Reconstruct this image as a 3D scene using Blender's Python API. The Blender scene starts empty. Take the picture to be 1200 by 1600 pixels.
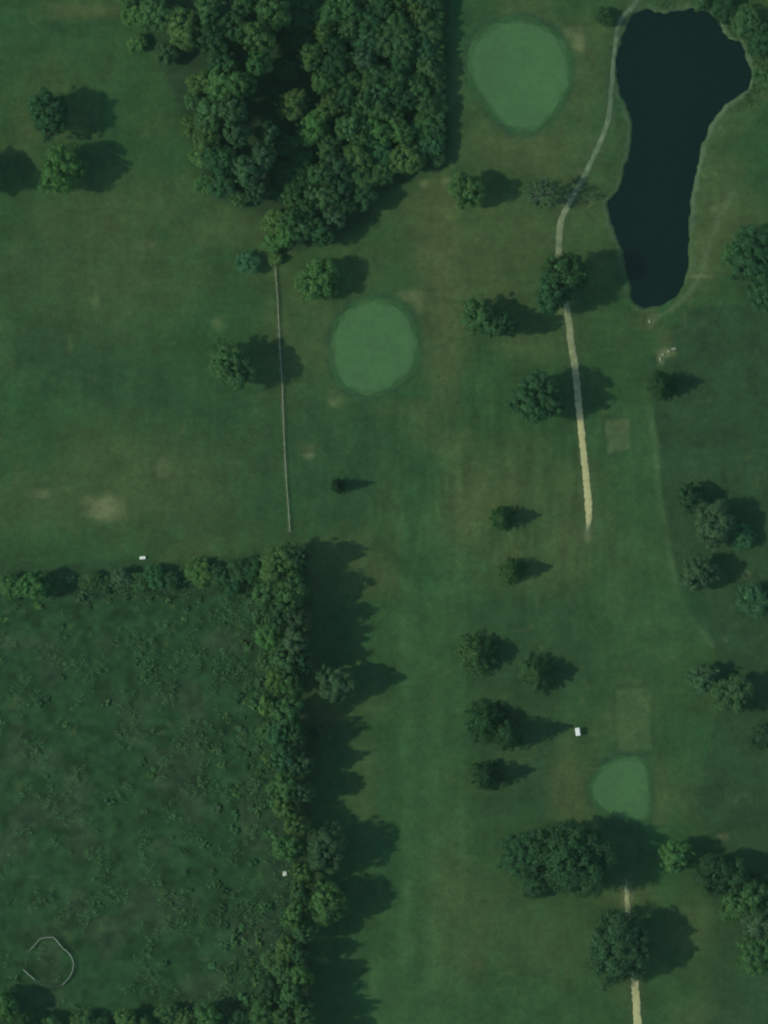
import bpy, math, random
import numpy as np
from mathutils import Vector

# ------------------------------------------------------------------ camera, sky, sun, exposure
SC = bpy.context.scene
COL = SC.collection
S = 0.18                                    # metres of ground per photo pixel (1200 x 1600 photo)
CAM_H = 1800.0
HAZE = 1.1e-5                               # density of the thin summer haze
cam_data = bpy.data.cameras.new('camera')
cam = bpy.data.objects.new('camera', cam_data)
COL.objects.link(cam)
cam.location = (0, 0, CAM_H)
cam.rotation_euler = (0, 0, 0)
cam_data.sensor_fit = 'VERTICAL'
cam_data.angle = 2 * math.atan(800 * S / CAM_H)
cam_data.clip_start = 10
cam_data.clip_end = 9000
SC.camera = cam

SUN_EL = math.radians(42)
SHADOW_AZ = math.radians(6)                 # shadows fall east, a little north
to_sun = Vector((-math.cos(SHADOW_AZ) * math.cos(SUN_EL), -math.sin(SHADOW_AZ) * math.cos(SUN_EL), math.sin(SUN_EL)))
world = bpy.data.worlds.new('World')
SC.world = world
world.use_nodes = True
wn = world.node_tree
sky = wn.nodes.new('ShaderNodeTexSky')
sky.sky_type = 'NISHITA'
sky.sun_disc = False
sky.sun_elevation = SUN_EL
sky.sun_rotation = math.atan2(to_sun.x, to_sun.y)
sky.air_density = 1.0
sky.dust_density = 0.6
bg = wn.nodes['Background']
bg.inputs['Strength'].default_value = 0.15
wn.links.new(sky.outputs['Color'], bg.inputs['Color'])

sun_data = bpy.data.lights.new('sun', 'SUN')
sun_data.energy = 2.6
sun_data.angle = math.radians(0.5)
sun_data.color = (1.0, 0.93, 0.74)
sun = bpy.data.objects.new('sun', sun_data)
COL.objects.link(sun)
sun.rotation_euler = to_sun.to_track_quat('Z', 'Y').to_euler()

SC.view_settings.view_transform = 'Standard'
SC.view_settings.look = 'None'
SC.view_settings.exposure = 0.0
SC.view_settings.gamma = 1.0
SC.view_settings.use_curve_mapping = False
SC.render.engine = 'CYCLES'
SC.cycles.use_denoising = True
SC.cycles.max_bounces = 5
SC.cycles.diffuse_bounces = 3
SC.cycles.pixel_filter_type = 'BLACKMAN_HARRIS'
SC.cycles.filter_width = 2.15                # the soft optics of a high aerial picture

# ------------------------------------------------------------------ helpers
rnd = random.Random(7)
def X(u): return (u - 600) * S
def Y(v): return (800 - v) * S

def sm(a, b, x):
    t = np.clip((x - a) / (b - a), 0, 1)
    return t * t * (3 - 2 * t)

def vnoise(shape_xy, cell_u, cell_v, seed, U, V):
    """smooth value noise sampled at photo-pixel coordinates U, V"""
    r = np.random.default_rng(seed)
    n = 512
    g = r.random((n, n))
    fu = U / cell_u + 137.3; fv = V / cell_v + 91.7
    iu = np.floor(fu).astype(int); iv = np.floor(fv).astype(int)
    tu = fu - iu; tv = fv - iv
    tu = tu * tu * (3 - 2 * tu); tv = tv * tv * (3 - 2 * tv)
    a = g[iv % n, iu % n]; b = g[iv % n, (iu + 1) % n]
    c = g[(iv + 1) % n, iu % n]; d = g[(iv + 1) % n, (iu + 1) % n]
    return (a * (1 - tu) + b * tu) * (1 - tv) + (c * (1 - tu) + d * tu) * tv

def poly_sd(poly, U, V):
    """signed distance in pixels to a polygon, negative inside"""
    P = np.array(poly, float)
    Q = np.roll(P, -1, axis=0)
    best = np.full(U.shape, 1e9); inside = np.zeros(U.shape, bool)
    for (ax, ay), (bx, by) in zip(P, Q):
        ex, ey = bx - ax, by - ay
        t = np.clip(((U - ax) * ex + (V - ay) * ey) / (ex * ex + ey * ey + 1e-9), 0, 1)
        best = np.minimum(best, (U - ax - t * ex) ** 2 + (V - ay - t * ey) ** 2)
        cond = ((ay > V) != (by > V))
        xi = ax + (V - ay) * ex / (ey if abs(ey) > 1e-9 else 1e-9)
        inside ^= cond & (U < xi)
    d = np.sqrt(best)
    return np.where(inside, -d, d)

def line_d(pts, U, V):
    best = np.full(np.shape(U), 1e9)
    for (ax, ay), (bx, by) in zip(pts[:-1], pts[1:]):
        ex, ey = bx - ax, by - ay
        t = np.clip(((U - ax) * ex + (V - ay) * ey) / (ex * ex + ey * ey), 0, 1)
        best = np.minimum(best, (U - ax - t * ex) ** 2 + (V - ay - t * ey) ** 2)
    return np.sqrt(best)

def smooth_closed(pts, n=8):
    out = []
    m = len(pts)
    for i in range(m):
        p0, p1, p2, p3 = [np.array(pts[(i + k - 1) % m], float) for k in range(4)]
        for j in range(n):
            t = j / n
            out.append(tuple(0.5 * ((2 * p1) + (-p0 + p2) * t + (2 * p0 - 5 * p1 + 4 * p2 - p3) * t * t + (-p0 + 3 * p1 - 3 * p2 + p3) * t ** 3)))
    return out

def smooth_open(pts, n=8):
    out = []
    P = [pts[0]] + list(pts) + [pts[-1]]
    for i in range(len(pts) - 1):
        p0, p1, p2, p3 = [np.array(P[i + k], float) for k in range(4)]
        for j in range(n):
            t = j / n
            out.append(tuple(0.5 * ((2 * p1) + (-p0 + p2) * t + (2 * p0 - 5 * p1 + 4 * p2 - p3) * t * t + (-p0 + 3 * p1 - 3 * p2 + p3) * t ** 3)))
    out.append(tuple(pts[-1]))
    return out

# outlines in photo pixels
POND = smooth_closed([(985,24),(1010,15),(1045,19),(1080,12),(1110,18),(1128,40),(1140,60),(1158,66),(1168,95),(1175,115),(1168,140),
        (1150,155),(1130,170),(1110,200),(1098,230),(1090,260),(1082,300),(1078,340),(1079,380),(1076,420),(1070,440),(1055,465),(1035,476),
        (1005,481),(988,470),(985,450),(978,420),(970,385),(958,360),(949,325),(953,310),(968,292),(975,260),(985,235),(988,200),(980,170),
        (968,140),(962,110),(965,80),(975,50)], 4)
GREEN_NORTH = smooth_closed([(810,30),(850,42),(880,70),(890,110),(885,145),(860,180),(835,202),(808,205),(785,190),(755,155),(737,125),(733,90),(745,60),(775,38)], 6)
GREEN_MID = smooth_closed([(588,468),(622,480),(643,505),(650,545),(643,577),(620,598),(590,614),(560,612),(535,600),(522,570),(521,530),(530,500),(555,477)], 6)
GREEN_SOUTH = smooth_closed([(975,1185),(1000,1188),(1012,1205),(1015,1245),(1010,1275),(985,1283),(955,1274),(932,1254),(925,1232),(938,1206),(955,1192)], 6)
PATH_A = smooth_open([(1010,-25),(990,8),(968,35),(962,70),(956,130),(953,170),(945,205),(925,250),(905,290),(885,325),(876,350),(873,395),(878,440),
        (887,490),(893,540),(899,580),(905,640),(911,700),(917,760),(920,800),(918,832)], 6)
PATH_B = smooth_open([(979,1372),(980,1410),(984,1460),(989,1510),(993,1550),(996,1600),(999,1660)], 6)
GREENS = (GREEN_NORTH, GREEN_MID, GREEN_SOUTH)

def ground_h(U, V):
    U = np.asarray(U, float); V = np.asarray(V, float)
    h = (vnoise(None, 170, 170, 3, U, V) - .5) * 1.1 + (vnoise(None, 70, 70, 4, U, V) - .5) * .34
    return h
def gz(u, v):
    h = float(ground_h(np.array([u]), np.array([v]))[0])
    if u > 930 and v < 520:
        sd = float(pond_sd(np.array([u]), np.array([v]))[0])
        h = pond_blend(h, sd)
    return h
def pond_sd(U, V):
    return poly_sd(POND, U, V) + (vnoise(None, 13, 13, 51, U, V) - .5) * 5 + (vnoise(None, 6, 6, 52, U, V) - .5) * 3.5
WATER_Z = -0.75
def pond_blend(h, sd):
    bank = sm(26, 3, sd)
    h = h * (1 - bank) + (WATER_Z + 0.40) * bank
    return h - sm(2.5, -9, sd) * 1.6

# ------------------------------------------------------------------ materials
def new_mat(name):
    m = bpy.data.materials.new(name); m.use_nodes = True
    nt = m.node_tree
    return m, nt, nt.nodes['Principled BSDF']

def simple_mat(name, col, rough=.7, noise=.15, scale=6.0, metal=0.0, bump=0.0):
    m, nt, p = new_mat(name)
    n = nt.nodes.new('ShaderNodeTexNoise'); n.inputs['Scale'].default_value = scale; n.inputs['Detail'].default_value = 5
    tc = nt.nodes.new('ShaderNodeTexCoord'); nt.links.new(tc.outputs['Object'], n.inputs['Vector'])
    r = nt.nodes.new('ShaderNodeValToRGB')
    r.color_ramp.elements[0].position = .3; r.color_ramp.elements[1].position = .7
    r.color_ramp.elements[0].color = tuple(c * (1 - noise) for c in col) + (1,)
    r.color_ramp.elements[1].color = tuple(min(1, c * (1 + noise)) for c in col) + (1,)
    nt.links.new(n.outputs['Fac'], r.inputs['Fac']); nt.links.new(r.outputs['Color'], p.inputs['Base Color'])
    p.inputs['Roughness'].default_value = rough; p.inputs['Metallic'].default_value = metal
    p.inputs['Specular IOR Level'].default_value = .3
    if bump:
        b = nt.nodes.new('ShaderNodeBump'); b.inputs['Strength'].default_value = bump; b.inputs['Distance'].default_value = .05
        nt.links.new(n.outputs['Fac'], b.inputs['Height']); nt.links.new(b.outputs['Normal'], p.inputs['Normal'])
    return m

def turf_mat(name, attr=None, col=None, fine=.16, bump=.5):
    m, nt, p = new_mat(name)
    p.inputs['Roughness'].default_value = .9; p.inputs['Specular IOR Level'].default_value = .08
    geo = nt.nodes.new('ShaderNodeNewGeometry')
    if attr:
        a = nt.nodes.new('ShaderNodeAttribute'); a.attribute_name = attr; src = a.outputs['Color']
    else:
        c = nt.nodes.new('ShaderNodeRGB'); c.outputs[0].default_value = col + (1,); src = c.outputs[0]
    last = src
    for sc, amp, det in ((.12, fine, 4), (.55, fine * .9, 5), (2.3, fine * 1.1, 4)):
        n = nt.nodes.new('ShaderNodeTexNoise'); n.inputs['Scale'].default_value = sc; n.inputs['Detail'].default_value = det
        nt.links.new(geo.outputs['Position'], n.inputs['Vector'])
        r = nt.nodes.new('ShaderNodeMapRange'); r.inputs['From Min'].default_value = .25; r.inputs['From Max'].default_value = .75
        r.inputs['To Min'].default_value = 1 - amp; r.inputs['To Max'].default_value = 1 + amp
        nt.links.new(n.outputs['Fac'], r.inputs['Value'])
        mx = nt.nodes.new('ShaderNodeVectorMath'); mx.operation = 'SCALE'
        nt.links.new(last, mx.inputs[0]); nt.links.new(r.outputs['Result'], mx.inputs['Scale'])
        last = mx.outputs[0]
    nt.links.new(last, p.inputs['Base Color'])
    b = nt.nodes.new('ShaderNodeBump'); b.inputs['Strength'].default_value = bump; b.inputs['Distance'].default_value = .25
    nt.links.new(n.outputs['Fac'], b.inputs['Height']); nt.links.new(b.outputs['Normal'], p.inputs['Normal'])
    return m

def leaf_mat(name, trans=.22):
    m = bpy.data.materials.new(name); m.use_nodes = True
    nt = m.node_tree; nt.nodes.clear()
    out = nt.nodes.new('ShaderNodeOutputMaterial')
    oi = nt.nodes.new('ShaderNodeObjectInfo'); geo = nt.nodes.new('ShaderNodeNewGeometry')
    r = nt.nodes.new('ShaderNodeMapRange'); r.inputs['To Min'].default_value = .74; r.inputs['To Max'].default_value = 1.28
    nt.links.new(geo.outputs['Random Per Island'], r.inputs['Value'])
    n = nt.nodes.new('ShaderNodeTexNoise'); n.inputs['Scale'].default_value = .45; n.inputs['Detail'].default_value = 2
    nt.links.new(geo.outputs['Position'], n.inputs['Vector'])
    r2 = nt.nodes.new('ShaderNodeMapRange'); r2.inputs['From Min'].default_value = .3; r2.inputs['From Max'].default_value = .7
    r2.inputs['To Min'].default_value = .74; r2.inputs['To Max'].default_value = 1.26
    nt.links.new(n.outputs['Fac'], r2.inputs['Value'])
    mm = nt.nodes.new('ShaderNodeMath'); mm.operation = 'MULTIPLY'
    nt.links.new(r.outputs['Result'], mm.inputs[0]); nt.links.new(r2.outputs['Result'], mm.inputs[1])
    mx = nt.nodes.new('ShaderNodeVectorMath'); mx.operation = 'SCALE'
    nt.links.new(oi.outputs['Color'], mx.inputs[0]); nt.links.new(mm.outputs[0], mx.inputs['Scale'])
    d = nt.nodes.new('ShaderNodeBsdfDiffuse'); t = nt.nodes.new('ShaderNodeBsdfTranslucent')
    nt.links.new(mx.outputs[0], d.inputs['Color'])
    nt.links.new(mx.outputs[0], t.inputs['Color'])
    mix = nt.nodes.new('ShaderNodeMixShader'); mix.inputs['Fac'].default_value = trans
    nt.links.new(d.outputs[0], mix.inputs[1]); nt.links.new(t.outputs[0], mix.inputs[2])
    nt.links.new(mix.outputs[0], out.inputs['Surface'])
    return m

M_GROUND = turf_mat('meadow_and_turf', attr='turf', fine=.19)
M_GREEN = turf_mat('putting_turf', col=(.058, .142, .050), fine=.08, bump=.1)
M_FRINGE = turf_mat('fringe_turf', col=(.034, .092, .031), fine=.14, bump=.3)
M_FRINGE_IN = turf_mat('inner_fringe_turf', col=(.047, .118, .041), fine=.12, bump=.2)
M_LEAF = leaf_mat('leaves')
M_BARK = simple_mat('bark', (.09, .07, .05), .95, .3, 5, bump=.5)
M_GREYBARK = simple_mat('grey_bark', (.13, .15, .115), .95, .25, 5, bump=.5)
M_WHITE = simple_mat('white_paint', (.77, .83, .73), .4, .04, 3)
M_DARK = simple_mat('black_rubber', (.02, .02, .02), .8, .2, 20)
M_SEAT = simple_mat('beige_vinyl', (.35, .30, .22), .5, .1, 10)
M_STEEL = simple_mat('grey_steel', (.30, .31, .31), .4, .1, 10, metal=.8)
M_FENCE = simple_mat('weathered_pale_wood', (.46, .52, .36), .9, .25, 3)
M_PEN = simple_mat('pale_painted_rail', (.30, .36, .27), .6, .15, 2)
M_ROCK = simple_mat('pale_stone', (.24, .28, .18), .95, .3, 2.5, bump=.8)
M_GLASS, nt_, p_ = new_mat('windscreen')
p_.inputs['Transmission Weight'].default_value = 1; p_.inputs['Roughness'].default_value = .05; p_.inputs['IOR'].default_value = 1.1

# ------------------------------------------------------------------ object helpers
def tag(o, label=None, cat=None, group=None, kind=None):
    if label: o['label'] = label
    if cat: o['category'] = cat
    if group: o['group'] = group
    if kind: o['kind'] = kind
    return o
def link(name, data, parent=None):
    o = bpy.data.objects.new(name, data); COL.objects.link(o)
    if parent: o.parent = parent
    return o
def mesh(name, verts, faces, mat, smooth=False):
    me = bpy.data.meshes.new(name); me.from_pydata([tuple(v) for v in verts], [], faces); me.materials.append(mat)
    if smooth:
        me.polygons.foreach_set('use_smooth', [True] * len(me.polygons))
    me.update(); return me

class MB:
    """collects simple solids into one mesh"""
    def __init__(s): s.v = []; s.f = []
    def box(s, cx, cy, cz, sx, sy, sz, taper=1.0, bev=0.0):
        b = len(s.v)
        def ring(z, k, e):
            x, y = sx / 2 * k, sy / 2 * k; c = min(e, x, y)
            return [(cx + a, cy + d, cz + z) for a, d in ((-x, -y + c), (-x + c, -y), (x - c, -y), (x, -y + c), (x, y - c), (x - c, y), (-x + c, y), (-x, y - c))]
        if bev:
            rs = [ring(-sz/2, 1 - bev / sx, bev), ring(-sz/2 + bev, 1, bev), ring(sz/2 - bev, taper, bev), ring(sz/2, taper * (1 - 1.2 * bev / sx), bev)]
            for r in rs: s.v += r
            for k in range(3):
                for i in range(8):
                    j = (i + 1) % 8
                    s.f.append((b + 8*k + i, b + 8*k + j, b + 8*k + 8 + j, b + 8*k + 8 + i))
            s.f.append(tuple(b + i for i in range(7, -1, -1))); s.f.append(tuple(b + 24 + i for i in range(8)))
        else:
            for z, k in ((-sz/2, 1), (sz/2, taper)):
                s.v += [(cx - sx/2*k, cy - sy/2*k, cz + z), (cx + sx/2*k, cy - sy/2*k, cz + z), (cx + sx/2*k, cy + sy/2*k, cz + z), (cx - sx/2*k, cy + sy/2*k, cz + z)]
            s.f += [tuple(b + i for i in q) for q in ((3,2,1,0), (4,5,6,7), (0,1,5,4), (1,2,6,5), (2,3,7,6), (3,0,4,7))]
        return s
    def tube(s, pts, rads, n=7):
        b0 = len(s.v); rings = []
        for i, p in enumerate(pts):
            p = Vector(p)
            d = (Vector(pts[min(i + 1, len(pts) - 1)]) - Vector(pts[max(i - 1, 0)])).normalized()
            a = d.orthogonal().normalized() if i == 0 else (a - d * a.dot(d)).normalized()
            c = d.cross(a)
            rings.append(len(s.v))
            for k in range(n):
                t = 2 * math.pi * k / n
                s.v.append(tuple(p + (a * math.cos(t) + c * math.sin(t)) * rads[i]))
        for r0, r1 in zip(rings[:-1], rings[1:]):
            for k in range(n):
                j = (k + 1) % n
                s.f.append((r0 + k, r0 + j, r1 + j, r1 + k))
        s.f.append(tuple(rings[0] + k for k in range(n - 1, -1, -1))); s.f.append(tuple(rings[-1] + k for k in range(n)))
        return s
    def mesh(s, name, mat, smooth=False): return mesh(name, s.v, s.f, mat, smooth)
    def obj(s, name, mat, parent=None, smooth=False): return link(name, s.mesh(name, mat, smooth), parent)

# ------------------------------------------------------------------ ground sheet
def lines(a, b, step):
    inner = list(np.arange(a, b + step, step))
    return np.array([a - d for d in (2600, 1500, 800, 400, 180, 80, 30)] + inner + [inner[-1] + d for d in (30, 80, 180, 400, 800, 1500, 2600)])
gx = lines(-112, 112, .6); gy = lines(-150, 150, .6)
GX, GY = np.meshgrid(gx, gy)
GU = GX / S + 600; GV = 800 - GY / S
H = ground_h(GU, GV)
sd_pond = pond_sd(GU, GV)
H = pond_blend(H, sd_pond)
# turf colours: kinds of grass, dry and lush patches
def mixc(base, col, w):
    w = np.clip(w, 0, 1)[..., None]
    return base * (1 - w) + np.array(col) * w
MOWN = (.031, .078, .0245); LUSH = (.024, .081, .026); DRY = (.066, .098, .033); ROUGH = (.026, .062, .0235); MEADOW = (.0175, .053, .0185); BARE = (.135, .165, .068)
C = np.ones(GU.shape + (3,)) * np.array(MOWN)
N1 = vnoise(0, 120, 120, 11, GU, GV); N2 = vnoise(0, 45, 45, 12, GU, GV); N3 = vnoise(0, 16, 16, 13, GU, GV); N4 = vnoise(0, 7, 46, 14, GU, GV); N5 = vnoise(0, 46, 6, 15, GU, GV)
wob = (N2 - .5) * 22 + (N3 - .5) * 10
def blob(u, v, ru, rv, soft=.7, rot=0.0):
    c, s = math.cos(rot), math.sin(rot)
    du = (GU - u) * c + (GV - v) * s; dv = -(GU - u) * s + (GV - v) * c
    d = np.sqrt((du / ru) ** 2 + (dv / rv) ** 2) + (N3 - .5) * .45 + (N2 - .5) * .35
    return sm(1 + soft, 1 - soft, d)
def region(poly, soft=6, wobble=1.0):
    return sm(soft, -soft, poly_sd(poly, GU, GV) + wob * wobble * .4)
# general mottling
C = mixc(C, DRY, sm(.42, .78, N1 * .55 + N2 * .45) * .6)
C = mixc(C, LUSH, sm(.45, .8, vnoise(0, 95, 95, 21, GU, GV) * .7 + N3 * .3) * .5)
# meadow in the south-west, behind the hedges
meadow = region([(-400,925),(420,915),(470,1000),(470,1560),(480,2200),(-400,2200)], 14)
C = mixc(C, MEADOW, meadow * .92)
C = mixc(C, (.042, .060, .033), meadow * sm(.6, .8, N2) * .35)
# the two long mown fairways, the right one ending at a crisp edge
fair = region([(625,760),(720,740),(728,1000),(725,1700),(560,1700),(580,1480),(630,1420),(620,1000)], 9, .6)
C = mixc(C, (.039, .098, .031), fair * .75)
edge = [(1013,640),(1024,690),(1028,770),(1042,850),(1052,905),(1072,960),(1110,1005)]
rough_r = region([(1018,560),(1020,640),(1028,690),(1031,770),(1046,850),(1058,905),(1078,955),(1116,1008),(1130,1070),(1100,1200),(1105,1290),(1250,1290),(1250,480),(1075,480)], 3, .25)
C = mixc(C, ROUGH, rough_r * .95)
strip = sm(9, 1, line_d(edge, GU, GV)) * sm(.2, .6, N3 + .2)
C = mixc(C, (.058, .118, .046), strip * .8)
C = mixc(C, (.038, .093, .030), region([(930,640),(1016,640),(1030,770),(1046,850),(1060,930),(1105,1005),(1060,1100),(960,1070),(930,860)], 10) * .6)
C = mixc(C, ROUGH, region([(720,950),(900,930),(930,1000),(930,1070),(880,1100),(870,1300),(760,1310),(735,1200)], 22) * .55)
C = mixc(C, ROUGH, region([(1090,1230),(1250,1230),(1250,1700),(1090,1700),(1110,1500)], 20) * .75)
C = mixc(C, ROUGH, region([(470,620),(600,640),(640,720),(560,830),(470,830),(455,700)], 20) * .5)
C = mixc(C, ROUGH, region([(215,620),(440,600),(445,840),(250,850)], 30) * .45)
for u, v, ru, rv, a in ((60,420,60,60,.6), (110,550,90,50,.7), (240,610,120,35,.5)):
    C = mixc(C, ROUGH, blob(u, v, ru, rv) * a)
# dry, worn places
for u, v, ru, rv, a, rot in ((185,430,115,85,.5,0), (200,320,140,50,.42,0), (210,750,130,80,.55,0), (60,790,80,45,.35,0), (850,240,60,40,.75,0), (905,130,35,75,.6,0),
        (760,225,45,35,.6,0), (690,420,38,130,.95,0), (690,310,24,44,.95,0), (672,360,9,90,.9,.08), (698,330,8,60,.9,0), (690,470,12,70,.9,.05), (690,540,30,80,.8,0), (655,330,45,45,.6,0), (560,420,60,40,.4,0), (790,760,75,50,.65,0), (725,800,35,60,.6,0),
        (830,850,60,40,.4,0), (885,1215,22,55,.75,.15), (900,1270,30,20,.6,0), (1120,300,45,70,.65,0), (1105,390,28,60,.85,.3), (1160,340,40,30,.5,0), (835,370,35,30,.5,0),
        (780,400,60,40,.35,0), (850,540,55,22,.5,0), (985,1400,45,18,.7,0), (750,1400,60,45,.35,0), (700,1420,30,120,.4,0), (840,1470,90,60,.35,0),
        (650,470,22,16,.9,.6), (510,540,22,75,.35,0), (530,620,14,20,.6,0), (370,360,60,25,.5,0), (130,15,55,14,.9,0), (1030,1240,16,40,.6,0), (985,1120,34,50,.55,0),
        (480,700,14,8,.6,0), (1010,500,22,18,.6,0), (1040,530,14,20,.6,0), (870,305,40,20,.4,0), (640,640,60,16,.3,0), (620,780,26,60,.3,0), (560,1000,10,40,.3,0)):
    C = mixc(C, DRY, blob(u, v, ru, rv, .75, rot) * a)
for u, v, ru, rv, a in ((165,795,26,18,.75), (168,790,12,10,.8), (62,772,16,7,.45), (905,68,10,14,.8), (893,52,16,8,.5), (663,287,7,6,.6), (698,283,9,5,.6), (642,462,18,8,.6), (520,628,8,7,.5),
        (655,478,6,12,.45), (980,1402,9,17,.9), (1092,432,20,3,.6), (1033,562,5,9,.7), (1043,551,13,7,.7), (915,322,4,4,.4), (1016,503,6,9,.5), (1130,1308,8,5,.5), (825,1303,12,3,.5), (340,505,8,9,.4),
        (1115,325,5,5,.5), (230,385,14,8,.35), (1165,898,8,6,.4), (483,712,8,4,.6), (150,470,6,12,.3), (255,730,10,12,.35), (135,780,10,6,.3), (922,318,5,6,.5), (875,488,8,10,.5), (918,835,6,10,.8)):
    C = mixc(C, BARE, blob(u, v, ru, rv, .65) * a)
# lush hollows and mown streaks
for u, v, ru, rv, a in ((650,740,40,50,.55), (660,880,30,40,.6), (640,830,10,55,.6), (560,560,90,90,.2), (1000,760,25,60,.35), (1070,940,30,30,.6), (330,610,60,80,.4), (620,520,50,80,.25)):
    C = mixc(C, LUSH, blob(u, v, ru, rv) * a)
rows = sm(12, -12, np.abs(GU - 760) - 190) * sm(580, 640, GV)
C *= (1 + (N4 - .5) * (.10 + .22 * np.clip(rows, 0, 1) * sm(1100, 760, GV)))[..., None]
C *= (1 + (N5 - .5) * .10 * sm(760, 600, GV))[..., None]
C *= (1 + np.sin((GU - 620) / 24 * math.pi) * .07 * np.clip(fair, 0, 1))[..., None]
# square old tee plots and the mown ring of the far-left green
N6b = vnoise(0, 9, 9, 19, GU, GV)
for poly, col, a in (([(946,657),(984,655),(988,702),(950,706)], (.074,.118,.046), .95), ([(962,1078),(1016,1076),(1018,1172),(966,1176)], (.058,.110,.039), .55), ([(-60,480),(18,500),(22,560),(0,600),(-60,610)], (.045,.098,.034), .6)):
    d = poly_sd(poly, GU, GV)
    C = mixc(C, col, sm(4, -4, d + (N3 - .5) * 9 + (N6b - .5) * 6) * a)
    C = mixc(C, ROUGH, sm(6, 2, np.abs(d - 4 + (N3 - .5) * 5)) * .45)
# darker collars of longer grass around the greens, pale shore, damp strip beside the path
for g in GREENS:
    d = poly_sd(g, GU, GV)
    C = mixc(C, (.026, .070, .030), sm(17, 3, d + (N3 - .5) * 9) * .75)
C = mixc(C, (.075, .125, .060), sm(6, 2, np.abs(sd_pond - 3 + (N3 - .5) * 4)) * (.55 + .4 * sm(1060, 1085, GU)) * sm(.3, .6, N2 + .2))
C = mixc(C, (.085, .125, .055), sm(7, 2, line_d([(1150,290),(1125,340),(1108,385),(1098,425),(1076,458),(1050,482),(1018,500)], GU, GV) + (N3 - .5) * 8) * .6)
C = mixc(C, (.012, .022, .015), sm(1, -4, sd_pond))
FENCE = [(430,418),(434,470),(437,540),(441,600),(444,690),(448,760),(451,800),(453,830)]
C = mixc(C, (.080, .110, .055), sm(3.2, .8, line_d(FENCE, GU, GV)) * sm(.25, .5, vnoise(0, 9, 9, 31, GU, GV)) * .85)
for pth in (PATH_A, PATH_B):
    d = line_d(pth, GU, GV)
    C = mixc(C, (.060, .085, .040), sm(15, 5, d + (N3 - .5) * 8) * .45)
# bare leaf litter under the woods and hedges
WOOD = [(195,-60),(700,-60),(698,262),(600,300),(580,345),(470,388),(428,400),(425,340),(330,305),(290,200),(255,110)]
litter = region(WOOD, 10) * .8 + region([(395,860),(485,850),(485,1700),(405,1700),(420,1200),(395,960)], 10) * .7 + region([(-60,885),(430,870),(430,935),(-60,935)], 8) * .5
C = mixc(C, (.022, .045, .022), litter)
C *= (1 + (N3 - .5) * .16)[..., None]
C *= (1 + meadow * ((vnoise(0, 9, 9, 41, GU, GV) - .5) * .55 + (N3 - .5) * .30 + .05))[..., None]
N6 = vnoise(0, 8, 8, 16, GU, GV); N7 = vnoise(0, 30, 30, 17, GU, GV); N8 = vnoise(0, 26, 9, 18, GU, GV)
C = mixc(C, DRY, sm(.74, .95, N6) * sm(.45, .75, N7) * .55 * (1 - litter))          # pale tufts
C = mixc(C, ROUGH, sm(.70, .95, 1 - N8) * sm(.5, .8, 1 - N7) * .45 * (1 - litter))   # thin dark scuffs

ny, nx = GU.shape
verts = np.stack([GX, GY, H], -1).reshape(-1, 3)
idx = np.arange(nx * ny).reshape(ny, nx)
quads = np.stack([idx[:-1, :-1], idx[:-1, 1:], idx[1:, 1:], idx[1:, :-1]], -1).reshape(-1)
me = bpy.data.meshes.new('ground')
me.vertices.add(nx * ny); me.vertices.foreach_set('co', verts.ravel())
nq = (nx - 1) * (ny - 1)
me.loops.add(nq * 4); me.loops.foreach_set('vertex_index', quads)
me.polygons.add(nq); me.polygons.foreach_set('loop_start', np.arange(nq) * 4); me.polygons.foreach_set('loop_total', np.full(nq, 4))
me.polygons.foreach_set('use_smooth', np.ones(nq, bool))
me.update()
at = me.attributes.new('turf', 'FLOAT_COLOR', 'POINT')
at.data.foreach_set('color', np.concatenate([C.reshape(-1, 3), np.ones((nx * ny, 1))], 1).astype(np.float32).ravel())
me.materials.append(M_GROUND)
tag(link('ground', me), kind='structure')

# ------------------------------------------------------------------ pond
wm, nt, p = new_mat('pond_water')
p.inputs['Base Color'].default_value = (.0020, .0105, .0065, 1); p.inputs['Roughness'].default_value = .06; p.inputs['IOR'].default_value = 1.33
n = nt.nodes.new('ShaderNodeTexNoise'); n.inputs['Scale'].default_value = .8; n.inputs['Detail'].default_value = 4
geo = nt.nodes.new('ShaderNodeNewGeometry'); nt.links.new(geo.outputs['Position'], n.inputs['Vector'])
b = nt.nodes.new('ShaderNodeBump'); b.inputs['Strength'].default_value = .12; b.inputs['Distance'].default_value = .1
nt.links.new(n.outputs['Fac'], b.inputs['Height']); nt.links.new(b.outputs['Normal'], p.inputs['Normal'])
cen = np.mean(np.array(POND), 0)
pv = [(X(u + (u - cen[0]) * .03 + math.copysign(6, u - cen[0])), Y(v + (v - cen[1]) * .015), WATER_Z) for u, v in POND]
tag(link('pond_water', mesh('pond_water', pv, [tuple(range(len(pv) - 1, -1, -1))], wm)), kind='structure')

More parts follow.
